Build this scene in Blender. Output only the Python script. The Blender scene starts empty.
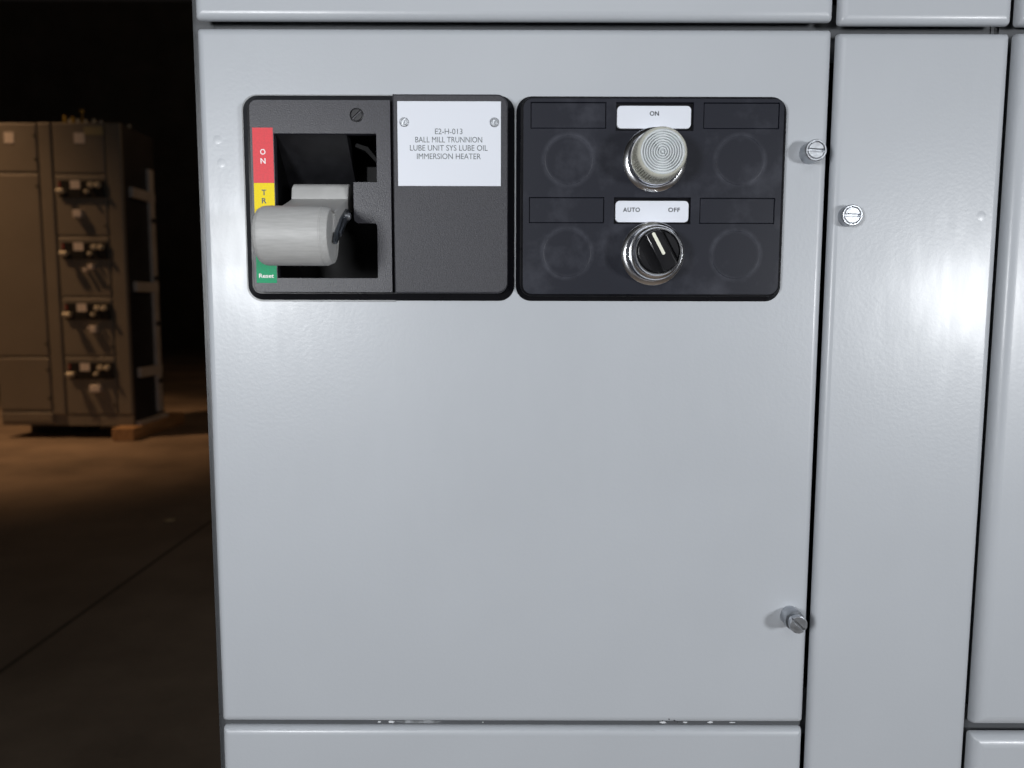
import bpy, bmesh, math, random
from mathutils import Vector, Matrix
random.seed(7)
C = bpy.context.scene.collection
PI = math.pi
MM = 0.001

# ------------------------------------------------------------------ materials
def new_mat(name):
    m = bpy.data.materials.new(name); m.use_nodes = True
    nt = m.node_tree; nt.nodes.clear()
    out = nt.nodes.new('ShaderNodeOutputMaterial'); b = nt.nodes.new('ShaderNodeBsdfPrincipled')
    nt.links.new(b.outputs[0], out.inputs[0])
    return m, nt, b

def node(nt, typ, **kw):
    n = nt.nodes.new(typ)
    for k, v in kw.items():
        if k in n.inputs.keys(): n.inputs[k].default_value = v
        else: setattr(n, k, v)
    return n

def coords(nt):
    return nt.nodes.new('ShaderNodeTexCoord').outputs['Object']

def noise(nt, co, scale, detail=3, rough=.5):
    n = node(nt, 'ShaderNodeTexNoise', Scale=scale, Detail=detail, Roughness=rough)
    nt.links.new(co, n.inputs['Vector']); return n.outputs['Fac']

def ramp(nt, fac, p0, c0, p1, c1):
    r = nt.nodes.new('ShaderNodeValToRGB'); e = r.color_ramp.elements
    e[0].position, e[0].color = p0, (*c0, 1); e[1].position, e[1].color = p1, (*c1, 1)
    nt.links.new(fac, r.inputs[0]); return r.outputs[0]

def maprange(nt, fac, a, b, c, d):
    r = node(nt, 'ShaderNodeMapRange'); nt.links.new(fac, r.inputs[0])
    for i, v in enumerate((a, b, c, d)): r.inputs[i + 1].default_value = v
    return r.outputs[0]

def bump(nt, b, h, strength, dist):
    n = node(nt, 'ShaderNodeBump', Strength=strength, Distance=dist)
    nt.links.new(h, n.inputs['Height']); nt.links.new(n.outputs[0], b.inputs['Normal'])

def simple(name, col, rough=.5, metal=0., bscale=None, bdist=.0001, bstr=.3, vary=.0, vscale=60, spec=.5):
    m, nt, b = new_mat(name)
    b.inputs['Base Color'].default_value = (*col, 1); b.inputs['Roughness'].default_value = rough
    b.inputs['Metallic'].default_value = metal; b.inputs['Specular IOR Level'].default_value = spec
    co = coords(nt)
    n = noise(nt, co, vscale, 4)
    if vary:
        lo = [c * (1 - vary) for c in col]; hi = [min(1, c * (1 + vary)) for c in col]
        nt.links.new(ramp(nt, n, .3, lo, .7, hi), b.inputs['Base Color'])
    nt.links.new(maprange(nt, n, .3, .7, max(0, rough - .05), min(1, rough + .05)), b.inputs['Roughness'])
    if bscale: bump(nt, b, noise(nt, co, bscale, 2), bstr, bdist)
    return m

def paint_mat(name, col, rough=.36, coat=.10):
    m, nt, b = new_mat(name); co = coords(nt)
    n = noise(nt, co, 9, 4)
    nt.links.new(ramp(nt, n, .3, [c * .975 for c in col], .7, [c * 1.02 for c in col]), b.inputs['Base Color'])
    mp = node(nt, 'ShaderNodeMapping'); mp.inputs['Scale'].default_value = (160, 160, 30)
    nt.links.new(co, mp.inputs[0])
    n2 = noise(nt, mp.outputs[0], 1, 4, .6)
    nt.links.new(maprange(nt, n2, .3, .75, rough - .025, rough + .035), b.inputs['Roughness'])
    b.inputs['Coat Weight'].default_value = coat; b.inputs['Coat Roughness'].default_value = .15
    bump(nt, b, noise(nt, co, 420, 2), .3, .00025)
    return m

PAINT = paint_mat('light_grey_paint', (.47, .495, .53))
FRAME = paint_mat('dark_grey_frame_paint', (.085, .09, .097), .4, 0)
DARKF = simple('dark_interior_steel', (.03, .03, .032), .6)
CHIP = simple('bare_paint_chip', (.62, .64, .66), .5)
SCUFF = simple('scuffed_primer', (.20, .21, .22), .6, vary=.6, vscale=300)
BASEBLK = simple('gloss_black_plastic', (.005, .005, .007), .3, spec=.15)
FRONT = simple('textured_black_plastic', (.030, .030, .039), .42, bscale=1300, bdist=.0003, bstr=.45, vary=.5, vscale=800)
COVER = simple('fine_grain_black_plastic', (.034, .034, .042), .5, bscale=1600, bdist=.0003, bstr=.6, vary=.45, vscale=1100)
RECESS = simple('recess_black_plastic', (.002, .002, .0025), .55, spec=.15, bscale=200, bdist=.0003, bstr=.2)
GREYP = simple('grey_handle_plastic', (.43, .43, .425), .48, bscale=500, bdist=.0001, bstr=.3, vary=.05, vscale=120)
def grip_mat():
    m, nt, b = new_mat('scratched_grey_plastic'); co = coords(nt); b.inputs['Roughness'].default_value = .5
    mp = node(nt, 'ShaderNodeMapping'); mp.inputs['Scale'].default_value = (90, 900, 900); nt.links.new(co, mp.inputs[0])
    n = noise(nt, mp.outputs[0], 1, 4, .6)
    nt.links.new(ramp(nt, n, .3, (.37, .37, .365), .7, (.45, .45, .445)), b.inputs['Base Color']); bump(nt, b, n, .35, .0002); return m
GREYG = grip_mat()
GASKET = simple('grey_gasket', (.26, .27, .28), .4)
WHITE = simple('white_engraved_plastic', (.73, .76, .83), .4)
INK = simple('dark_ink', (.05, .055, .065), .6)
INKG = simple('grey_ink', (.10, .12, .13), .6)
RED = simple('red_sticker', (.74, .065, .08), .5, vary=.08, vscale=700, spec=.25)
YEL = simple('yellow_sticker', (.88, .68, .002), .5, vary=.04, vscale=700, spec=.2)
GRN = simple('green_sticker', (.008, .32, .14), .5, vary=.12, vscale=700, spec=.2)
WINK = simple('white_ink', (.85, .80, .80), .5)
CHROME = simple('chrome', (.92, .93, .96), .22, 1.0)
STEEL = simple('zinc_plated_steel', (.46, .48, .51), .40, 1.0, bscale=700, bdist=.0002, bstr=.4, vary=.12, vscale=400)
DSTEEL = simple('dark_steel', (.18, .20, .23), .35, 1.0, bscale=400, bdist=.0002)
BLKSCREW = simple('black_screw', (.016, .016, .018), .35, .3)
KNOB = simple('black_knob_plastic', (.012, .012, .014), .25)
POINTER = simple('ivory_pointer', (.80, .80, .68), .5)

def lens_mat():
    m, nt, b = new_mat('clear_lens')
    b.inputs['Base Color'].default_value = (.84, .88, .90, 1); b.inputs['Roughness'].default_value = .1
    b.inputs['Transmission Weight'].default_value = .22; b.inputs['IOR'].default_value = 1.49
    nt.links.new(maprange(nt, noise(nt, coords(nt), 200), .3, .7, .06, .14), b.inputs['Roughness'])
    return m
LENS = lens_mat()
LENSIDE = simple('ribbed_lens_side', (.56, .56, .49), .25, vary=.1, vscale=300)

def panel_mat():
    # black moulded plastic with faint dusty rings round the four blank knock-outs
    m, nt, b = new_mat('dusty_black_plastic'); co = coords(nt)
    b.inputs['Roughness'].default_value = .45; b.inputs['Specular IOR Level'].default_value = .28
    dirt = noise(nt, co, 90, 5, .65); total = None
    for (cx, cz) in ((36 - 89.4, 1129.3 - 1039.3), (35.5 - 89.4, 1070.3 - 1039.3), (146 - 89.4, 1129.2 - 1039.3), (145 - 89.4, 1069.3 - 1039.3)):
        mp = node(nt, 'ShaderNodeMapping'); mp.vector_type = 'POINT'
        mp.inputs['Location'].default_value = (-cx * MM, 0, -cz * MM); mp.inputs['Scale'].default_value = (1, 0, 1)
        nt.links.new(co, mp.inputs[0])
        ln = node(nt, 'ShaderNodeVectorMath', operation='LENGTH'); nt.links.new(mp.outputs[0], ln.inputs[0])
        d = node(nt, 'ShaderNodeMath', operation='SUBTRACT'); nt.links.new(ln.outputs['Value'], d.inputs[0]); d.inputs[1].default_value = .0158
        a = node(nt, 'ShaderNodeMath', operation='ABSOLUTE'); nt.links.new(d.outputs[0], a.inputs[0])
        ring = maprange(nt, a.outputs[0], .0002, .0024, 1., 0.)
        if total is None: total = ring
        else:
            s = node(nt, 'ShaderNodeMath', operation='MAXIMUM'); nt.links.new(total, s.inputs[0]); nt.links.new(ring, s.inputs[1]); total = s.outputs[0]
    dm = maprange(nt, dirt, .38, .68, .15, 1.)
    mul = node(nt, 'ShaderNodeMath', operation='MULTIPLY'); nt.links.new(total, mul.inputs[0]); nt.links.new(dm, mul.inputs[1])
    smear = maprange(nt, noise(nt, co, 35, 4, .6), .52, .75, 0, .55)
    add = node(nt, 'ShaderNodeMath', operation='ADD'); add.use_clamp = True
    m2 = node(nt, 'ShaderNodeMath', operation='MULTIPLY'); nt.links.new(mul.outputs[0], m2.inputs[0]); m2.inputs[1].default_value = .6
    nt.links.new(m2.outputs[0], add.inputs[0]); nt.links.new(smear, add.inputs[1])
    nt.links.new(ramp(nt, add.outputs[0], 0, (.0115, .013, .0215), 1, (.058, .061, .078)), b.inputs['Base Color'])
    bump(nt, b, noise(nt, co, 1200, 2), .3, .00015)
    return m
PANEL = panel_mat()

def floor_mat():
    m, nt, b = new_mat('worn_concrete'); co = coords(nt)
    n = noise(nt, co, 1.3, 6, .6)
    c = ramp(nt, n, .3, (.16, .122, .09), .72, (.36, .27, .195))
    # saw-cut joint between two slabs, running away from the camera
    sx = node(nt, 'ShaderNodeSeparateXYZ'); nt.links.new(co, sx.inputs[0])
    d = node(nt, 'ShaderNodeMath', operation='ADD'); nt.links.new(sx.outputs['X'], d.inputs[0]); d.inputs[1].default_value = 1.45
    a = node(nt, 'ShaderNodeMath', operation='ABSOLUTE'); nt.links.new(d.outputs[0], a.inputs[0])
    jm = maprange(nt, a.outputs[0], .004, .012, 1, 0)
    mx = node(nt, 'ShaderNodeMix', data_type='RGBA'); nt.links.new(jm, mx.inputs[0]); nt.links.new(c, mx.inputs[6]); mx.inputs[7].default_value = (.07, .055, .04, 1)
    nt.links.new(mx.outputs[2], b.inputs['Base Color'])
    nt.links.new(maprange(nt, n, .3, .7, .5, .75), b.inputs['Roughness'])
    bump(nt, b, noise(nt, co, 40, 4), .3, .004)
    return m
FLOOR = floor_mat()
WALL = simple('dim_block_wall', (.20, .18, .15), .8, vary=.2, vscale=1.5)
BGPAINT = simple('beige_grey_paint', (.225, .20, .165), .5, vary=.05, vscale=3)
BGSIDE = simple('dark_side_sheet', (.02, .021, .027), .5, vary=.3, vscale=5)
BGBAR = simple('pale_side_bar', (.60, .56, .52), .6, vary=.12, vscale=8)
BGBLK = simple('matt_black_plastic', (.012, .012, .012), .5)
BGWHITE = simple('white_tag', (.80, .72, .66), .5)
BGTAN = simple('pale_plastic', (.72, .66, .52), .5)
BRASS = simple('yellow_metal', (.60, .40, .08), .4, .3)
def wood_mat():
    m, nt, b = new_mat('rough_timber'); co = coords(nt)
    mp = node(nt, 'ShaderNodeMapping'); mp.inputs['Scale'].default_value = (60, 3, 60); nt.links.new(co, mp.inputs[0])
    n = noise(nt, mp.outputs[0], 1, 4)
    nt.links.new(ramp(nt, n, .3, (.30, .16, .07), .7, (.55, .34, .17)), b.inputs['Base Color']); b.inputs['Roughness'].default_value = .8
    return m
WOOD = wood_mat()

# ------------------------------------------------------------------ object helpers
BASE = {}
def thing(name, label, cat, loc, group=None):
    o = bpy.data.objects.new(name, None); C.objects.link(o); o.location = loc; o.empty_display_size = .02
    o['label'] = label; o['category'] = cat
    if group: o['group'] = group
    o['kind'] = 'thing'
    BASE[o.name] = Vector(loc); return o

def obj(name, bm, mats, parent=None, label=None, smooth=35, loc=None):
    """link bm (world coordinates, metres) as one mesh object whose origin is its thing's base"""
    base = BASE[parent.name] if parent else Vector(loc or (0, 0, 0))
    bmesh.ops.recalc_face_normals(bm, faces=bm.faces)
    bmesh.ops.translate(bm, verts=bm.verts, vec=-base)
    bm.normal_update(); bm.edges.index_update()
    flat = [e.index for e in bm.edges if len(e.link_faces) == 2 and max(abs(f.normal.y) for f in e.link_faces) > .99999 and min(abs(f.normal.y) for f in e.link_faces) < .9999]
    me = bpy.data.meshes.new(name); bm.to_mesh(me); bm.free()
    for m in (mats if isinstance(mats, (list, tuple)) else [mats]): me.materials.append(m)
    if smooth:
        me.polygons.foreach_set('use_smooth', [True] * len(me.polygons)); me.set_sharp_from_angle(angle=math.radians(smooth))
        at = me.attributes.get('sharp_edge') or me.attributes.new('sharp_edge', 'BOOLEAN', 'EDGE')
        for i in flat: at.data[i].value = True
    o = bpy.data.objects.new(name, me); C.objects.link(o)
    if parent:
        o.parent = parent
        if parent.type == 'MESH': pass
    else: o.location = base
    if label: o['label'] = label
    BASE[o.name] = base.copy(); return o

def tag(o, label, cat, group=None):
    o['label'] = label; o['category'] = cat
    if group: o['group'] = group
    return o

def structure(o): o['kind'] = 'structure'; return o

# ------------------------------------------------------------------ shape helpers (mm on the cabinet face: x right, z up, y into the cabinet)
def merge(dst, src, mi=None):
    vm = {}
    for v in src.verts: vm[v] = dst.verts.new(v.co)
    for f in src.faces:
        try:
            nf = dst.faces.new([vm[v] for v in f.verts]); nf.material_index = f.material_index if mi is None else mi
        except ValueError: pass
    src.free(); return dst

def rrect(x0, z0, x1, z1, r=0, n=6, corners='tl tr br bl'):
    pts = []
    rs = {k: (r if k in corners else 0) for k in ('tr', 'tl', 'bl', 'br')}
    for k, cx, cz, a0 in (('tr', x1, z1, 0), ('tl', x0, z1, 90), ('bl', x0, z0, 180), ('br', x1, z0, 270)):
        rr = rs[k]
        if rr <= 0: pts.append((cx, cz)); continue
        ox = cx - rr if 'r' == k[1] else cx + rr; oz = cz - rr if k[0] == 't' else cz + rr
        for i in range(n + 1):
            a = math.radians(a0 + 90 * i / n); pts.append((ox + rr * math.cos(a), oz + rr * math.sin(a)))
    return pts

def plate(outer, yb, yf, bev=0, holes=(), seg=2, mm=True):
    """solid plate: outline (x,z) from depth yb (back) to yf (front), front edge rounded by bev"""
    s = MM if mm else 1.
    bm = bmesh.new()
    edges = []
    for lp in [outer, *holes]:
        vs = [bm.verts.new((x * s, yb * s, z * s)) for x, z in lp]
        if not holes: bm.faces.new(vs)
        else: edges += [bm.edges.new((vs[i], vs[(i + 1) % len(vs)])) for i in range(len(vs))]
    if holes: bmesh.ops.triangle_fill(bm, use_beauty=True, use_dissolve=False, edges=edges)
    bm.normal_update()
    r = bmesh.ops.extrude_face_region(bm, geom=list(bm.faces))
    fv = [g for g in r['geom'] if isinstance(g, bmesh.types.BMVert)]
    bmesh.ops.translate(bm, verts=fv, vec=(0, (yf - yb) * s, 0))
    bmesh.ops.recalc_face_normals(bm, faces=bm.faces)
    if bev:
        fs = set(fv)
        es = [e for e in bm.edges if e.verts[0] in fs and e.verts[1] in fs and len(e.link_faces) == 2 and abs(e.link_faces[0].normal.dot(e.link_faces[1].normal)) < .7]
        bmesh.ops.bevel(bm, geom=es, offset=bev * s, segments=seg, profile=.5, affect='EDGES', clamp_overlap=True)
    return bm

def box(x0, x1, y0, y1, z0, z1, bev=0, seg=2):
    bm = bmesh.new()
    bmesh.ops.create_cube(bm, size=1, matrix=Matrix.Translation(((x0 + x1) / 2, (y0 + y1) / 2, (z0 + z1) / 2)) @ Matrix.Diagonal((abs(x1 - x0), abs(y1 - y0), abs(z1 - z0), 1)))
    if bev: bmesh.ops.bevel(bm, geom=list(bm.edges), offset=bev, segments=seg, profile=.5, affect='EDGES', clamp_overlap=True)
    return bm

def lathe(prof, cx, cz, y0, n=64, rib=None, mi=None):
    """turned shape about an axis pointing out of the cabinet; prof = (radius, height) in mm, centre in mm"""
    bm = bmesh.new(); rings = []
    for k, (r, h) in enumerate(prof):
        y = (y0 - h) * MM
        if r < 1e-6: rings.append([bm.verts.new((cx * MM, y, cz * MM))]); continue
        ring = []
        for i in range(n):
            a = 2 * PI * i / n; rr = r + (rib(i, k) if rib else 0)
            ring.append(bm.verts.new(((cx + rr * math.cos(a)) * MM, y, (cz + rr * math.sin(a)) * MM)))
        rings.append(ring)
    for a, b in zip(rings, rings[1:]):
        for i in range(n):
            j = (i + 1) % n
            if len(a) == 1: bm.faces.new((a[0], b[i], b[j]))
            elif len(b) == 1: bm.faces.new((a[i], a[j], b[0]))
            else: bm.faces.new((a[i], a[j], b[j], b[i]))
    if len(rings[0]) > 1: bm.faces.new(rings[0])
    if len(rings[-1]) > 1: bm.faces.new(rings[-1])
    if mi is not None:
        for f in bm.faces: f.material_index = mi
    return bm

def text(s, cx, cz, y, w=None, h=3., mi=1, space=1., bold=0.):
    """flat lettering centred at cx, cz (mm) on depth y, cap height h, width w"""
    cu = bpy.data.curves.new('lettering', 'FONT'); cu.body = s; cu.align_x = 'CENTER'; cu.size = 1; cu.space_character = space; cu.resolution_u = 4; cu.offset = bold
    o = bpy.data.objects.new('lettering', cu); C.objects.link(o)
    me = bpy.data.meshes.new_from_object(o.evaluated_get(bpy.context.evaluated_depsgraph_get()))
    bpy.data.objects.remove(o); bpy.data.curves.remove(cu)
    bm = bmesh.new(); bm.from_mesh(me); bpy.data.meshes.remove(me)
    xs = [v.co.x for v in bm.verts]; ys = [v.co.y for v in bm.verts]
    x0, x1, y0, y1 = min(xs), max(xs), min(ys), max(ys)
    sy = h / (y1 - y0); sx = w / (x1 - x0) if w else sy
    for v in bm.verts:
        v.co = Vector(((cx + (v.co.x - (x0 + x1) / 2) * sx) * MM, y * MM, (cz + (v.co.y - (y0 + y1) / 2) * sy) * MM))
    r = bmesh.ops.extrude_face_region(bm, geom=list(bm.faces))
    bmesh.ops.translate(bm, verts=[g for g in r['geom'] if isinstance(g, bmesh.types.BMVert)], vec=(0, -.00006, 0))
    for f in bm.faces: f.material_index = mi
    return bm

def half_head(cx, cz, y0, h, r, slot, ang, mi=None):
    """slotted screw head: two half-moons either side of the slot"""
    bm = bmesh.new()
    for sgn in (1, -1):
        t0 = math.asin(slot / 2 / r); n = 16; pts = []
        for i in range(n + 1):
            t = t0 + (PI - 2 * t0) * i / n
            x, z = r * math.cos(t), sgn * r * math.sin(t)
            pts.append((cx + x * math.cos(ang) - z * math.sin(ang), cz + x * math.sin(ang) + z * math.cos(ang)))
        merge(bm, plate(pts, y0, y0 - h, .3))
    return bm

# ------------------------------------------------------------------ setting
def grid_plane(x0, x1, y0, y1, z): return box(x0, x1, y0, y1, z - .1, z)
structure(obj('floor', grid_plane(-14, 8, -4, 18.2, 0), FLOOR, smooth=0))
structure(obj('wall_back', box(-14, 8, 18, 18.2, 0, 8), WALL, smooth=0))
structure(obj('wall_left', box(-14.2, -14, -4, 18.2, 0, 8), WALL, smooth=0))

# ------------------------------------------------------------------ foreground cabinet: frame, doors
fr = thing('motor_control_cabinet', 'grey steel cabinet frame standing behind the wide panelled door', 'cabinet', (.053, .28, 0))
def frame_shell(x0, x1):
    bm = box(x0, x0 + .002, .018, .53, .0, 2.3); merge(bm, box(x0, x0 + .014, .018, .020, 0, 2.3))
    merge(bm, box(x1 - .002, x1, .018, .53, 0, 2.3)); merge(bm, box(x0, x1, .528, .53, 0, 2.3)); merge(bm, box(x0, x1, .018, .53, 2.298, 2.3))
    return bm
obj('side_sheets', frame_shell(-.2120, .3190), FRAME, fr, smooth=0)
obj('back_pan', box(-.2095, .317, .060, .062, .02, 2.28), DARKF, fr, smooth=0)
for z0, z1 in ((1.2098, 1.2225), (.7385, .7495)):      # cross rails showing in the slots above and below the door
    obj('cross_rail', box(-.198, .3165, .0185, .033, z0 - .012, z1 + .012), FRAME, fr, smooth=0)
obj('upright', box(.2000, .2120, .0332, .046, .02, 2.28), DARKF, fr, smooth=0)
fr2 = thing('motor_control_cabinet', 'neighbouring grey steel cabinet frame at the right edge of the photo', 'cabinet', (.586, .28, 0))
obj('side_sheets', frame_shell(.3192, .853), FRAME, fr2, smooth=0)
for z0 in (.30, .7385, 1.2148): obj('cross_rail', box(.3215, .72, .0166, .033, z0 - .012, z0 + .012), FRAME, fr2, smooth=0)
obj('back_pan', box(.3215, .851, .060, .062, .02, 2.28), DARKF, fr2, smooth=0)

def door_slab(x0, x1, z0, z1, R=.005, depth=.0165, y0=0., hole=None, rc=.0022, lip=.006):
    """folded steel door pan with rolled front edges; hole = (x0, z0, x1, z1) cut right through"""
    bm = bmesh.new(); N = 7
    def ring(ins, y):
        r = max(rc - ins * .35, .0006)
        return [bm.verts.new((x, y, z)) for x, z in rrect(x0 + ins, z0 + ins, x1 - ins, z1 - ins, r, 3)]
    hem = [ring(lip, y0 + depth), ring(lip, y0 + R + .0008), ring(0, y0 + R + .0008)] if lip else [ring(0, y0 + depth)]
    rings = hem + [ring(R * (1 - math.cos(PI / 2 * k / N)), y0 + R * (1 - math.sin(PI / 2 * k / N))) for k in range(N + 1)]
    for a, b in zip(rings, rings[1:]):
        for i in range(len(a)): bm.faces.new((a[i], a[(i + 1) % len(a)], b[(i + 1) % len(a)], b[i]))
    if not hole: bm.faces.new(rings[-1]); bm.faces.new(rings[0])
    else:
        hr = []
        for rg, y in ((rings[-1], y0), (rings[0], y0 + depth)):
            h = [bm.verts.new((x, y, z)) for x, z in rrect(*hole)]; hr.append(h); n = len(rg); q = n // 4
            for k in range(4):
                bm.faces.new([rg[(q * k + 1 + j) % n] for j in range(q + 1)] + [h[(k + 1) % 4], h[k]])
        for i in range(4): bm.faces.new((hr[0][i], hr[0][(i + 1) % 4], hr[1][(i + 1) % 4], hr[1][i]))
    return bm

def chamfered(x0, z0, x1, z1, r, yb, yf, c, hole, n=8):
    """rounded plate (mm) whose rim slopes back at 45 degrees, with a rectangular opening"""
    bm = bmesh.new()
    def ring(ins, y): return [bm.verts.new((x * MM, y * MM, z * MM)) for x, z in rrect(x0 + ins, z0 + ins, x1 - ins, z1 - ins, r - ins, n)]
    A, B, D = ring(0, yb), ring(0, yf + c), ring(c, yf)
    for a, b in ((A, B), (B, D)):
        for i in range(len(a)): bm.faces.new((a[i], a[(i + 1) % len(a)], b[(i + 1) % len(a)], b[i]))
    hr = []
    for rg, y in ((D, yf), (A, yb)):
        h = [bm.verts.new((x * MM, y * MM, z * MM)) for x, z in rrect(*hole)]; hr.append(h); m = len(rg); q = m // 4; o = q // 2
        for k in range(4): bm.faces.new([rg[(q * k + o + j) % m] for j in range(q + 1)] + [h[(k + 1) % 4], h[k]])
    for i in range(4): bm.faces.new((hr[0][i], hr[0][(i + 1) % 4], hr[1][(i + 1) % 4], hr[1][i]))
    return bm

def screw(parent, cx, cz, h, ang, long=False):
    s = obj('latch_screw', lathe([(6.9, -.2), (6.9, h - .7), (6.4, h), (5.6, h), (5.6, h - 2.2), (0, h - 2.2)] if not long else
            [(6.9, -.2), (6.9, 9), (6.4, 9.8), (4.2, 9.8), (4.0, 12.4), (5.5, 12.6), (5.9, 13), (5.9, 15.4), (0, 15.4)], cx, cz, 0, 48), STEEL, parent)
    if long: hb = half_head(cx, cz, -15.4, 1.4, 5.9, 1.3, ang)
    else: hb = half_head(cx, cz, -(h - 2.2), 2.3, 5.1, 1.5, ang)
    obj('slotted_head', hb, STEEL, s)
    return s

d = thing('unit_door', 'wide light grey cabinet door carrying the two black operator panels', 'door', (.0014, .01, .7466), 'grey doors of the near cabinets')
skin = obj('door_panel', door_slab(-.2035, .2053, .7445, 1.2134, hole=(-.1533, 1.0522, -.0858, 1.1466)), PAINT, d)
screw(d, 193.2, 1135.1, 11.5, -.06)
screw(d, 192.6, 823.6, 15, -.75, True)
# rivet marks / small dents by the left edge
d2 = thing('unit_door', 'light grey door above the wide door with the black panels', 'door', (.0014, .01, 1.2163), 'grey doors of the near cabinets')
obj('door_panel', door_slab(-.2040, .2054, 1.2185, 1.672), PAINT, d2)
d3 = thing('unit_door', 'light grey door below the wide door, its rounded top lip showing', 'door', (.0014, .01, .2866), 'grey doors of the near cabinets')
sk3 = obj('door_panel', door_slab(-.2035, .2053, .2866, .7404), PAINT, d3)
w = thing('wireway_door', 'tall narrow light grey door with one slotted latch screw', 'door', (.2628, .01, .30), 'grey doors of the near cabinets')
obj('door_panel', door_slab(.2089, .3199, .30, 1.2114), PAINT, w)
screw(w, 220.2, 1095.0, 6.8, -.03)
obj('weld_dimple', lathe([(3.4, -.02), (2.6, .03), (1.8, .1), (.9, .14), (0, .15)], 307.5, 1095.5, 0, 24), PAINT, w, smooth=80)
w2 = thing('wireway_door', 'narrow light grey door above the tall narrow latch screw door', 'door', (.2628, .01, 1.2148), 'grey doors of the near cabinets')
obj('door_panel', door_slab(.2091, .3200, 1.2165, 2.28), PAINT, w2)
for (z0, z1, lab) in ((.7421, 1.2125, 'light grey door cut off by the right edge, beside the narrow door'),
                      (1.2172, 1.672, 'light grey door at the top right corner of the photo'),
                      (.02, .7352, 'light grey door at the bottom right corner of the photo')):
    dd = thing('unit_door', lab, 'door', (.5237, .01, z0), 'grey doors of the near cabinets')
    obj('door_panel', door_slab(.3254, .7297, z0, z1, .0080), PAINT, dd)

# dark rail filling the slot under the door, with paint chipped off it
srl = obj('slot_rail', box(-.2030, .2047, .0052, .0175, .7406, .7443, .0003), FRAME, fr, 'dark chipped rail in the slot under the door')
def flake(cx, cz, rx, rz, y, th=.12, n=11):
    pts = []
    for i in range(n):
        a = 2 * PI * i / n; k = random.uniform(.65, 1.1); pts.append((cx + rx * k * math.cos(a), cz + rz * k * math.sin(a)))
    return plate(pts, y, y - th)
for cx, rx, rz in ((-93.4, 1.5, .7), (-84.8, 2.4, 1.0), (-20, .6, .5), (107.6, 2.6, .9), (123.2, 1.9, .6), (141.2, 2.0, .8), (156.5, 2.2, .5)):
    obj('paint_chip', flake(cx, 742.5 + random.uniform(-.3, .3), rx, rz, 5.2, .2), CHIP, srl, 'pale bare chip')
obj('scuff_mark', flake(-65, 742.5, 19, 1.2, 5.2, .1, 40), SCUFF, srl, 'dark scuffed patch')
for k in range(6):
    obj('paint_nick', flake(104 + 2.4 * k + random.uniform(-1, 1), 746.6 + random.uniform(-1, 1.6), random.uniform(.25, .6), random.uniform(.2, .5), 1.0 if False else .4, .6), DARKF, skin)
dent = bmesh.new()
dent.free()
for cx, cz in ((-191.6, 1143.0), (-189.8, 1128.2)): obj('weld_dimple', lathe([(3.2, -.02), (2.6, .02), (1.8, .07), (.9, .10), (0, .105)], cx, cz, 0, 24), PAINT, skin, smooth=80)

# ------------------------------------------------------------------ disconnect operator (left black unit)
op = thing('disconnect_operator', 'left black plastic operator with grey rotary handle and white nameplate', 'switch', (-.086, 0, 1.0397))
obj('gasket', plate(rrect(-175.2, 1038.6, -77, 1171.3, 10, 8, 'tl bl'), .3, -.9, .3, [rrect(-153, 1052.8, -86.2, 1146)]), GASKET, op, 'thin grey rim round the black housing')
# housing behind the plates, as a tray with a pocket for the handle
hole = rrect(-153, 1052.8, -86.2, 1146)
obj('housing', chamfered(-174.6, 1039.3, 1.2, 1170.9, 10, -.2, -5.0, 4.4, (-153, 1052.8, -86.2, 1146)), BASEBLK, op)
C_OPEN = [(-152.1, 1053.7), (-87.1, 1053.7), (-87.1, 1087.2), (-88.2, 1088.6), (-99.5, 1088.6), (-101.6, 1090.0), (-102, 1092), (-102, 1114.7), (-86.9, 1114.7), (-86.9, 1144.8), (-152.1, 1144.8)]
obj('front_plate', plate(rrect(-167.3, 1044.6, -77.8, 1165.6, 4.5, 6, 'tl bl'), -4, -10, .7, [C_OPEN]), FRONT, op)
obj('cover', plate(rrect(-76.2, 1044.0, -3.0, 1169.2, 7, 8, 'tr br'), -2, -11, 1.1, seg=3), COVER, op)
rc = bmesh.new()                                                       # walls and curved back of the pocket
def quad(bm, pts):
    return bm.faces.new([bm.verts.new((x * MM, y * MM, z * MM)) for x, y, z in pts])
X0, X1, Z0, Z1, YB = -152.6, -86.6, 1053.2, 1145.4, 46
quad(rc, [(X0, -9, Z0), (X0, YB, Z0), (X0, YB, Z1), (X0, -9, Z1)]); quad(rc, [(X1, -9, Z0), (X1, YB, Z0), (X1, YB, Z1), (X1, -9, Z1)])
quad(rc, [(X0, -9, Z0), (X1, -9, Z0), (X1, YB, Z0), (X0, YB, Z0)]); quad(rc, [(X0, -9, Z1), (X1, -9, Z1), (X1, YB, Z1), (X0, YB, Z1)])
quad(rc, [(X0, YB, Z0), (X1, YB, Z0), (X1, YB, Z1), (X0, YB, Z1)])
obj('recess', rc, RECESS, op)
ar = bmesh.new(); N = 14; prev = None                                  # curved guard above the handle hub
for i in range(N + 1):
    t = i / N; a = t * PI / 2
    y = -7 + 36 * (1 - math.cos(a)) ; z = 1145 - 40 * math.sin(a) if False else 1145 - 38 * t - 4 * math.sin(t * PI)
    y = -7 + 34 * math.sin(a)
    row = [ar.verts.new((-152.4 * MM, y * MM, z * MM)), ar.verts.new((-106.5 * MM, y * MM, z * MM)), ar.verts.new((-106.5 * MM, (y + 12) * MM, z * MM)), ar.verts.new((-152.4 * MM, (y + 12) * MM, z * MM))]
    if prev:
        for k in range(4): ar.faces.new((prev[k], prev[(k + 1) % 4], row[(k + 1) % 4], row[k]))
    else: ar.faces.new(row)
    prev = row
ar.faces.new(prev)
obj('curved_guard', ar, simple('satin_black_guard', (.011, .011, .013), .38, spec=.45, vary=.3, vscale=80), op)
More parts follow.
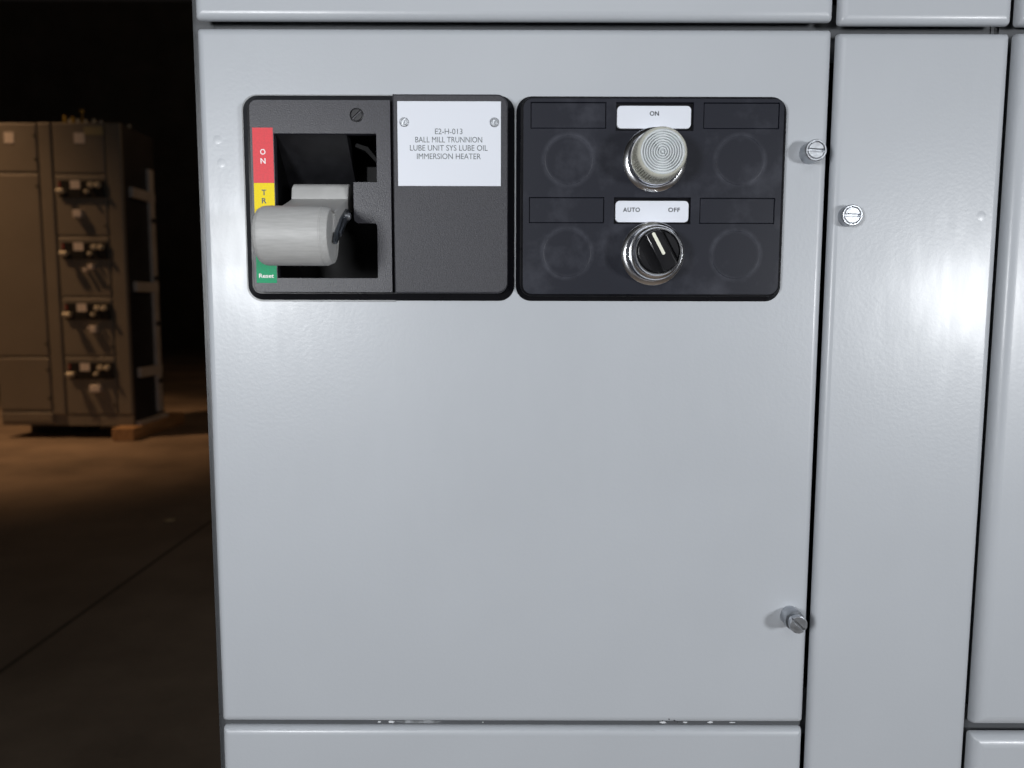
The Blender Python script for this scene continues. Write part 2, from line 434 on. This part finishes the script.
il = box(-96 * MM, -87 * MM, .004, .03, 1114 * MM, 1127 * MM, .0008); merge(il, plate([(-104, 1140), (-97, 1137), (-88, 1127.5), (-87, 1130), (-95, 1140), (-103, 1142.5)], 14, 6, .4))
obj('interlock_slide', il, RECESS, op)
ps = obj('plate_screw', lathe([(4.4, -.2), (4.4, .25), (3.9, .5), (3.8, -.1), (0, -.1)], -99.1, 1156.3, -9.9, 32), BLKSCREW, op)
obj('slotted_head', half_head(-99.1, 1156.3, -10, .5, 3.6, .9, math.radians(42)), BLKSCREW, ps)
# coloured position stickers, with their letters
def sticker(name, z0, z1, mat, ink, letters, label):
    bm = plate([(-165.7, z0), (-152.6, z0), (-152.6, z1), (-165.7, z1)], -9.98, -10.12)
    for s, cz, h, wd in letters: merge(bm, text(s, -159.3, cz, -10.12, wd, h, bold=.02))
    return obj(name, bm, [mat, ink], op, label, smooth=0)
sticker('position_sticker', 1114.0, 1148.4, RED, WINK, [('O', 1133.4, 3.5, 3.4), ('N', 1127.7, 3.5, 3.2)], 'red sticker reading ON')
sticker('position_sticker', 1082.2, 1113.9, YEL, INKG, [('T', 1108.0, 3.5, 3.0), ('R', 1102.8, 3.5, 3.0), ('I', 1097.6, 3.5, .7), ('P', 1092.4, 3.5, 3.0)], 'yellow sticker reading TRIP, half hidden by the handle')
sticker('position_sticker', 1050.4, 1082.1, GRN, WINK, [('Reset', 1055.0, 2.7, 9.6)], 'green sticker reading Reset')
# nameplate
npb = plate([(-73.0, 1112.0), (-7.4, 1112.0), (-7.4, 1164.5), (-73.0, 1164.5)], -10.9, -12.0, .2)
for s, cz, wd in (('E2-H-013', 1145.9, 17.4), ('BALL MILL TRUNNION', 1140.8, 42.4), ('LUBE UNIT SYS LUBE OIL', 1135.7, 49.3), ('IMMERSION HEATER', 1130.5, 40.6)):
    merge(npb, text(s, -40.5, cz, -12.0, wd, 3.5))
npl = obj('nameplate', npb, [WHITE, INKG], op, 'white nameplate with four lines of capitals', smooth=0)
for cx in (-68.6, -11.5):
    s = obj('nameplate_screw', lathe([(2.9, -.1), (2.9, .5), (2.5, .8), (2.2, .8), (2.1, .3), (0, .3)], cx, 1151.5, -12, 28), STEEL, npl)
    s.parent = npl
    merge_h = half_head(cx, 1151.5, -12.3, .6, 1.9, .6, 1.2)
    me = bmesh.new(); me.from_mesh(s.data); bmesh.ops.translate(me, verts=me.verts, vec=BASE[op.name]); merge(me, merge_h)
    bmesh.ops.translate(me, verts=me.verts, vec=-BASE[op.name]); me.to_mesh(s.data); me.free()

# handle: hub + arm, cylindrical grip, end cap, lock tab
def xprism(pts, x0, x1, bev=0, seg=3):
    """outline in (y,z) mm extruded along x"""
    bm = bmesh.new(); f = bm.faces.new([bm.verts.new((x0 * MM, y * MM, z * MM)) for y, z in pts])
    r = bmesh.ops.extrude_face_region(bm, geom=[f]); bmesh.ops.translate(bm, verts=[g for g in r['geom'] if isinstance(g, bmesh.types.BMVert)], vec=((x1 - x0) * MM, 0, 0))
    bmesh.ops.recalc_face_normals(bm, faces=bm.faces)
    if bev:
        es = [e for e in bm.edges if abs(e.verts[0].co.x - e.verts[1].co.x) < 1e-7]
        bmesh.ops.bevel(bm, geom=es, offset=bev * MM, segments=seg, profile=.5, affect='EDGES', clamp_overlap=True)
    return bm
def xlathe(prof, cy, cz, n=64):
    """turned about an x-axis line; prof = (radius, x)"""
    bm = bmesh.new(); rings = []
    for r, x in prof:
        if r < 1e-6: rings.append([bm.verts.new((x * MM, cy * MM, cz * MM))]); continue
        rings.append([bm.verts.new((x * MM, (cy + r * math.cos(2 * PI * i / n)) * MM, (cz + r * math.sin(2 * PI * i / n)) * MM)) for i in range(n)])
    for a, b in zip(rings, rings[1:]):
        for i in range(n):
            j = (i + 1) % n
            if len(a) == 1: bm.faces.new((a[0], b[i], b[j]))
            elif len(b) == 1: bm.faces.new((a[i], a[j], b[0]))
            else: bm.faces.new((a[i], a[j], b[j], b[i]))
    return bm
hub_pts = []
HY, HZ, HR = 5., 1106.0, 9.5
GY, GZ, GR = -50., 1077.0, 17.5
for i in range(13):                                   # top and back of the hub
    a = math.radians(140 - 190 * i / 12); hub_pts.append((HY + HR * math.cos(a) * 1., HZ + HR * math.sin(a)))
arm_low = [(-6, 1092), (-30, 1079), (-40, 1074), (-46, 1080), (-44, 1092.5), (-30, 1096.5), (-12, 1102), (-4, 1104.8)]
arm = xprism(hub_pts + arm_low, -143.8, -106.6, 1.0)
ha = obj('handle', arm, GREYP, op, 'grey handle arm and hub')
gp = [(0, -150.8), (11, -150.8), (13.8, -150.3), (15.8, -149), (17.0, -147), (17.5, -144.5), (17.5, -111.5), (17.2, -111.0), (17.2, -110.6), (17.5, -110.2), (17.3, -109.7), (16.0, -106.6), (15.1, -106.4), (14.9, -107.6), (0, -107.6)]
obj('grip', xlathe(gp, GY, GZ), GREYG, ha, smooth=17)
lt = xprism([(-50, 1073.5), (-47, 1072.5), (-30, 1083.5), (-12, 1089.5), (-8, 1092.5), (-8, 1096.5), (-13, 1097.5), (-30, 1090), (-46, 1079.5)], -106.9, -104.6, .4)
merge(lt, xprism([(-43, 1077), (-28, 1086), (-24, 1091), (-31, 1088.5), (-44, 1079.5)], -104.6, -103.0, .4))
obj('lock_tab', lt, DSTEEL, ha, 'dark steel lock tab on the end of the grip')
rv = xlathe([(2.5, -105), (2.5, -102.6), (1.7, -101.6), (0, -101.4)], -22., 1091.6, 20)
obj('rivet', rv, STEEL, ha)

# ------------------------------------------------------------------ pilot device panel (right black unit)
pn = thing('pilot_device_panel', 'right black plastic panel with six device positions and two white legends', 'panel', (.0894, 0, 1.0393))
obj('backing', plate(rrect(2.3, 1039.3, 177.2, 1170.6, 10, 8), -.2, -3.6, 3.2, seg=1), BASEBLK, pn)
slots = [rrect(a, b, c, dd) for a, b, c, dd in ((11.5, 1148.9, 59.7, 1165.3), (10.7, 1089.4, 59.2, 1105.8), (66, 1147.6, 115.6, 1165.3), (65.6, 1089.0, 115.2, 1105.8), (121.9, 1148.9, 170.3, 1165.2), (121, 1089.2, 169.4, 1105.6))]
obj('panel_plate', plate(rrect(6.9, 1043.8, 173.3, 1167.6, 6, 8), -3, -7.4, .55, slots), PANEL, pn)
rim = plate(rrect(5.0, 1042.4, 175.0, 1168.8, 8, 8), -3, -5.6, .4)
obj('inner_rim', rim, BASEBLK, pn)
ins = bmesh.new()
for (a, b, c, dd) in ((11.9, 1149.3, 59.3, 1164.9), (11.1, 1089.8, 58.8, 1105.4), (122.3, 1149.3, 169.9, 1164.8), (121.4, 1089.6, 169., 1105.2)):
    obj('blank_insert', plate(rrect(a, b, c, dd), -3, -6.9, .25), PANEL, pn)
ins.free()
for k, (cx, cz) in enumerate(((36.2, 1129.3), (35.6, 1070.3), (146.1, 1129.2), (145, 1069.3))):
    obj('blank_knockout', lathe([(15.4, -.1), (15.4, .12), (15.1, .2), (0, .2)], cx, cz, -7.4, 64), PANEL, pn)
lg = plate(rrect(66.6, 1148.9, 113.8, 1163.0, 2.7), -6.0, -8.0, .3); merge(lg, text('ON', 90.3, 1158.2, -8.0, 5.9, 2.9, bold=.025))
obj('legend_plate', lg, [WHITE, INK], pn, 'white legend plate reading ON', smooth=30)
lg = plate(rrect(66.5, 1090.0, 113.7, 1103.6, 2.7), -6.0, -8.0, .3); merge(lg, text('AUTO', 76.8, 1097.9, -8.0, 10.9, 2.8, space=1.1, bold=.025)); merge(lg, text('OFF', 104.3, 1097.9, -8.0, 7.6, 2.8, space=1.1, bold=.025))
obj('legend_plate', lg, [WHITE, INK], pn, 'white legend plate reading AUTO and OFF', smooth=30)

# pilot light
pl = thing('pilot_light', 'clear ribbed round pilot light in a chrome ring under the ON legend', 'light', (.0912, -.0074, 1.1295))
obj('bezel_ring', lathe([(20.4, 0), (20.4, .9), (20.0, 1.4), (17.7, 2.2), (17.3, 2.9), (17.2, 7.5), (16.7, 8.2), (15.4, 8.2), (15.2, 4), (0, 4)], 91.2, 1129.5, -7.4, 72), CHROME, pl)
prof = [(15.6, 5), (16.3, 7.6), (16.3, 8.6), (15.9, 9.4)]
for k in range(1, 9): prof.append((15.9 - .06 * k, 9.4 + 1.7 * k))
nb = len(prof)
prof += [(15.3, 24.2), (15.0, 25.4), (14.3, 26.4), (13.5, 26.9), (13.2, 26.2)]
r = 12.9
while r > 1.6:
    prof += [(r, 26.8), (r - .65, 26.8), (r - .85, 25.0), (r - 1.3, 25.0)]; r -= 1.5
prof += [(.9, 26.8), (.5, 26.4), (0, 26.4)]
lb_ = lathe(prof, 91.2, 1129.5, -7.4, 248, rib=lambda i, k: (.45 if (i % 4 in (0, 1)) else -.5) if 4 <= k <= nb - 1 else 0)
for f in lb_.faces:
    c_ = f.calc_center_median()
    if c_.y > (-7.4 - 26.8) * MM and math.hypot(c_.x - .0912, c_.z - 1.1295) > .0136: f.material_index = 1
obj('lens', lb_, [LENS, LENSIDE], pl)

# selector switch
ss = thing('selector_switch', 'black rotary selector knob in a stepped chrome ring under the AUTO OFF legend', 'switch', (.0911, -.0074, 1.0700))
obj('bezel_ring', lathe([(20.5, 0), (20.5, .9), (20.1, 1.4), (18.0, 2.15), (17.6, 3.0), (17.4, 11.2), (16.8, 12.1), (15.6, 12.5), (15.2, 12.9), (15.0, 19.2), (14.5, 20.2), (13.8, 20.2), (13.5, 19.5), (13.4, 13), (0, 13)], 91.1, 1070.0, -7.4, 72), CHROME, ss)
th = math.radians(28.6)
def rot(pts, cx=91.1, cz=1070.0, a=th): return [(cx + x * math.cos(a) - z * math.sin(a), cz + x * math.sin(a) + z * math.cos(a)) for x, z in pts]
kb = lathe([(13.2, 12), (13.2, 18.6), (12.8, 19.4), (0, 19.4)], 91.1, 1070.0, -7.4, 64)
def clipped(w0, w1, R=12.9, n=10):
    pts = []
    for i in range(n + 1):
        x = w0 + (w1 - w0) * i / n; pts.append((x, math.sqrt(R * R - x * x)))
    return pts + [(x, -z) for x, z in reversed(pts)]
merge(kb, plate(rot(clipped(-3.5, 5.9)), -26.5, -33.2, .7))
merge(kb, plate(rot(clipped(-12.2, -8.6, 12.6)), -26.5, -28.2, .4)); merge(kb, plate(rot(clipped(8.6, 12.2, 12.6)), -26.5, -28.2, .4))
kn = obj('knob', kb, KNOB, ss)
obj('pointer', plate(rot(rrect(.2, -3.2, 2.2, 12.0, .95)), -33.1, -33.45, .1), POINTER, kn, 'ivory pointer line')

# ------------------------------------------------------------------ far cabinets in the dark
YF = 5.40
def slab(x0, x1, z0, z1, y=YF, depth=.03, R=.012):
    return door_slab(x0, x1, z0, z1, R, depth, y, lip=0)
def bg_operator(parent, zt, dx, tagpos):
    x0 = -3.420 + dx
    def part(name, bm, mat, lab=None): return obj(name, bm, mat, parent, lab)
    pb = plate(rrect(x0 + .006, zt - .130, x0 + .176, zt, .008), YF, YF - .02, .004, mm=False)
    merge(pb, plate(rrect(x0 + .182, zt - .130, x0 + .352, zt, .008), YF, YF - .02, .004, mm=False))
    part('operator_panel', pb, BGBLK, 'pair of black operator plates')
    g = xlathe([(0, 0), (15, 0), (18, 4), (18, 52), (15, 55), (0, 55)], 0, 0, 24)
    bmesh.ops.translate(g, verts=g.verts, vec=(x0 + .014, YF - .062, zt - .090))
    merge(g, box(x0 + .026, x0 + .062, YF - .055, YF - .01, zt - .095, zt - .075))
    part('handle', g, BGTAN)
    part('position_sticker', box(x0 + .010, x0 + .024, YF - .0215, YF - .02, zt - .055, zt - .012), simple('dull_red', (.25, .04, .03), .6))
    part('nameplate', box(x0 + .098, x0 + .172, YF - .022, YF - .02, zt - .066, zt - .006), BGWHITE)
    def dev(cx, cz, r, h, name, mat):
        b = lathe([(r * 1250, 0), (r * 1250, 6), (r * 1000, 7), (r * 1000, h - 3), (r * 800, h), (0, h)], cx * 1000, cz * 1000, (YF - .02) * 1000, 20)
        part(name, b, mat)
    dev(x0 + .256, zt - .040, .0165, 32, 'pilot_light', BGTAN); dev(x0 + .308, zt - .040, .0165, 32, 'pilot_light', BGTAN)
    dev(x0 + .222, zt - .088, .0125, 30, 'selector_knob', BGTAN)
    for (tx, tz, tw, thh) in tagpos: part('reset_button', box(tx - tw / 2, tx + tw / 2, YF - .045, YF + .001, tz - thh / 2, tz + thh / 2, .005), BGWHITE)

rb = thing('motor_control_cabinet', 'distant dim cabinet with four black operator panels down its doors', 'cabinet', (-3.193, 5.66, .14), 'far cabinets')
lb = thing('motor_control_cabinet', 'distant plain fronted dim cabinet cut off by the left edge', 'cabinet', (-3.712, 5.66, .14), 'far cabinets')
ZB, ZT = .102, 2.392
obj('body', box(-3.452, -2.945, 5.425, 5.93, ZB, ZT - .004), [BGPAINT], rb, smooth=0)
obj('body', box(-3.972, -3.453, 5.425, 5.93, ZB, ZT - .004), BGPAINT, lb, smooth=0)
tags = {0: [(-3.269, 1.719, .062, .055)], 1: [(-3.19, 1.322, .038, .036), (-3.235, 1.30, .026, .026)], 2: [(-3.195, .852, .048, .050), (-3.226, .862, .02, .02)], 3: [(-3.205, .396, .08, .052)]}
zs = [2.011, 1.551, 1.092, .637, .185]
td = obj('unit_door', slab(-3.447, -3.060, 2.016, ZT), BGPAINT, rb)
obj('door_label', box(-3.282, -3.203, YF - .003, YF, 2.240, 2.316), BGWHITE, td)
obj('warning_strip', box(-3.205, -3.045 - .02, YF - .003, YF, 2.30, 2.362), simple('tan_strip', (.42, .36, .2), .6), td, 'tan strip near the top')
for i in range(4):
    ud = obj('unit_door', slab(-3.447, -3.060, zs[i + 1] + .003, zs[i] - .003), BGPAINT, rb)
    bg_operator(ud, zs[i] - .041, .002, tags[i])
    for zz in (zs[i] - .09, zs[i + 1] + .08):
        obj('latch_screw', lathe([(8, 0), (8, 12), (0, 12)], -3076, zz * 1000, YF * 1000, 16), BLKSCREW, ud)
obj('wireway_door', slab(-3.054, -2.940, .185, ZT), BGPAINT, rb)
obj('base_rail', box(-3.447, -2.94, 5.405, 5.43, ZB, .180), BGPAINT, rb, smooth=0)
# open right side: dark sheet, pale upright and bars
obj('side_sheet', box(-2.945, -2.938, 5.432, 5.93, ZB, ZT - .004), BGSIDE, rb, smooth=0)
obj('side_bar', box(-2.940, -2.915, 5.79, 5.865, ZB + .06, 2.12), BGBAR, rb, 'pale upright bar on the side', smooth=0)
for z in (1.86, 1.14, .47):
    obj('side_bar', box(-2.940, -2.910, 5.50, 5.865, z, z + .075), BGBAR, rb, 'pale cross bar on the side', smooth=0)
obj('side_bar', box(-2.940, -2.905, 5.44, 5.93, ZB, ZB + .03), BGBAR, rb, 'pale cross bar on the side', smooth=0)
for z in (1.70, 1.24, .87, .40):
    obj('side_clip', box(-2.917, -2.905, 5.80, 5.855, z, z + .03), BGBLK, rb, smooth=0)
# hardware standing on the roof
for x, h, m in ((-3.386, .085, BRASS), (-3.345, .06, BGTAN), (-3.322, .075, BRASS), (-3.285, .06, BGTAN), (-3.225, .055, BGTAN), (-3.163, .06, BGTAN), (-3.11, .05, BGBAR)):
    obj('roof_stud', box(x - .010, x + .010, 5.46, 5.475, ZT - .006, ZT + h - .02, .003), m, rb)
b = box(-3.272, -3.266, 5.50, 5.506, ZT - .006, ZT + .10); bb = bmesh.new(); bmesh.ops.create_uvsphere(bb, u_segments=12, v_segments=8, radius=.014, matrix=Matrix.Translation((-3.269, 5.503, ZT + .105))); merge(b, bb)
obj('roof_rod', b, BRASS, rb)
b = box(-2.975, -2.96, 5.60, 5.615, ZT - .006, ZT + .02); bb = bmesh.new(); bmesh.ops.create_uvsphere(bb, u_segments=12, v_segments=8, radius=.014, matrix=Matrix.Translation((-2.967, 5.607, ZT + .02))); merge(b, bb)
obj('lifting_eye', b, BGTAN, rb)
# plain cabinet
lz = [ZT, 2.021, .635, .215]
for i in range(3):
    dd = obj('unit_door', slab(-3.968, -3.566, lz[i + 1] + .004, lz[i] - .004), BGPAINT, lb)
    if i == 0: obj('door_label', box(-3.806, -3.734, YF - .003, YF, 2.240, 2.320), BGWHITE, dd)
    for zz in (lz[i] - .10, lz[i + 1] + .10):
        obj('latch_screw', lathe([(8, 0), (8, 14), (0, 14)], -3578, zz * 1000, YF * 1000, 16), BLKSCREW, dd)
obj('wireway_door', slab(-3.558, -3.460, .185, ZT), BGPAINT, lb)
obj('base_rail', door_slab(-3.968, -3.562, ZB + .02, .207, .015, .03, YF, lip=0), BGPAINT, lb)
# timber skids
tag(obj('skid_timber', box(-3.055, -2.885, 5.285, 6.20, 0, .101, .008), WOOD, loc=(-2.97, 5.74, 0)), 'rough wooden timber skid under the right end of the far cabinet', 'timber')
obj('plinth', box(-3.94, -3.48, 5.72, 5.92, 0, ZB), BGBLK, lb, smooth=0)
# scrap on the floor
sp = bmesh.new()
bmesh.ops.create_grid(sp, x_segments=4, y_segments=3, size=.5, matrix=Matrix.Translation((-1.64, 3.09, .006)) @ Matrix.Rotation(.5, 4, 'Z') @ Matrix.Diagonal((.05, .035, 1, 1)))
for v in sp.verts: v.co.z = .004 + .010 * random.random()
r_ = bmesh.ops.extrude_face_region(sp, geom=list(sp.faces)); bmesh.ops.translate(sp, verts=[g for g in r_['geom'] if isinstance(g, bmesh.types.BMVert)], vec=(0, 0, .001))
tag(obj('paper_scrap', sp, simple('tan_paper', (.55, .42, .25), .8), loc=(-1.64, 3.09, 0)), 'tiny crumpled tan scrap lying on the dark floor', 'litter')

# ------------------------------------------------------------------ light
def area(name, loc, target, size, power, col):
    l = bpy.data.lights.new(name, 'AREA'); l.size = size; l.energy = power; l.color = col; l.shape = 'DISK'
    o = bpy.data.objects.new(name, l); C.objects.link(o); o.location = loc
    o.rotation_euler = (Vector(target) - Vector(loc)).to_track_quat('-Z', 'Y').to_euler(); return o
area('work_light', (-.47, -.95, 1.036 + .085), (-.02, 0, .96), .20, 6.8, (.96, .98, 1.0))
area('work_light', (.85, -.95, 1.036 + .015), (.1, 0, .96), .16, 6.6, (.96, .98, 1.0))
area('added_fill_light', (.1, -2.6, 2.4), (0, 0, .9), 1.5, 11.0, (.95, .97, 1.0))  # added soft fill behind the camera, standing in for general overhead lighting
def spot(name, loc, target, power, deg, blend, size):
    s = bpy.data.lights.new(name, 'SPOT'); s.energy = power; s.color = (1., .58, .29); s.spot_size = math.radians(deg); s.spot_blend = blend; s.shadow_soft_size = size
    so = bpy.data.objects.new(name, s); C.objects.link(so); so.location = loc
    so.rotation_euler = (Vector(target) - Vector(loc)).to_track_quat('-Z', 'Y').to_euler()
spot('warm_bay_lamp', (-5.4, 4.25, 5.2), (-4.5, 5.2, .0), 620, 62, .9, .12)
spot('warm_bay_lamp', (1.5, 9.0, 5.5), (-4.0, 7.5, .5), 80, 110, .8, .3)

wd = bpy.data.worlds.new('World'); bpy.context.scene.world = wd; wd.use_nodes = True
wd.node_tree.nodes['Background'].inputs[0].default_value = (.9, .8, .7, 1); wd.node_tree.nodes['Background'].inputs[1].default_value = .006

# ------------------------------------------------------------------ camera
cam = bpy.data.cameras.new('Camera'); cam.sensor_width = 36; cam.lens = 36 * 769 / 1024; cam.clip_start = .01; cam.clip_end = 100
co = bpy.data.objects.new('Camera', cam); C.objects.link(co)
R = Matrix.Rotation(math.radians(90 - 5.8), 4, 'X') @ Matrix.Rotation(math.radians(.14), 4, 'Z')
co.matrix_world = Matrix.Translation((0, -.513, 1.036)) @ R
cam.dof.use_dof = True; cam.dof.focus_distance = .52; cam.dof.aperture_fstop = 8
bpy.context.scene.camera = co
vs = bpy.context.scene.view_settings
bpy.context.scene.display_settings.display_device = 'sRGB'
vs.view_transform = 'Standard'; vs.look = 'None'; vs.exposure = 0; vs.gamma = 1; vs.use_curve_mapping = False
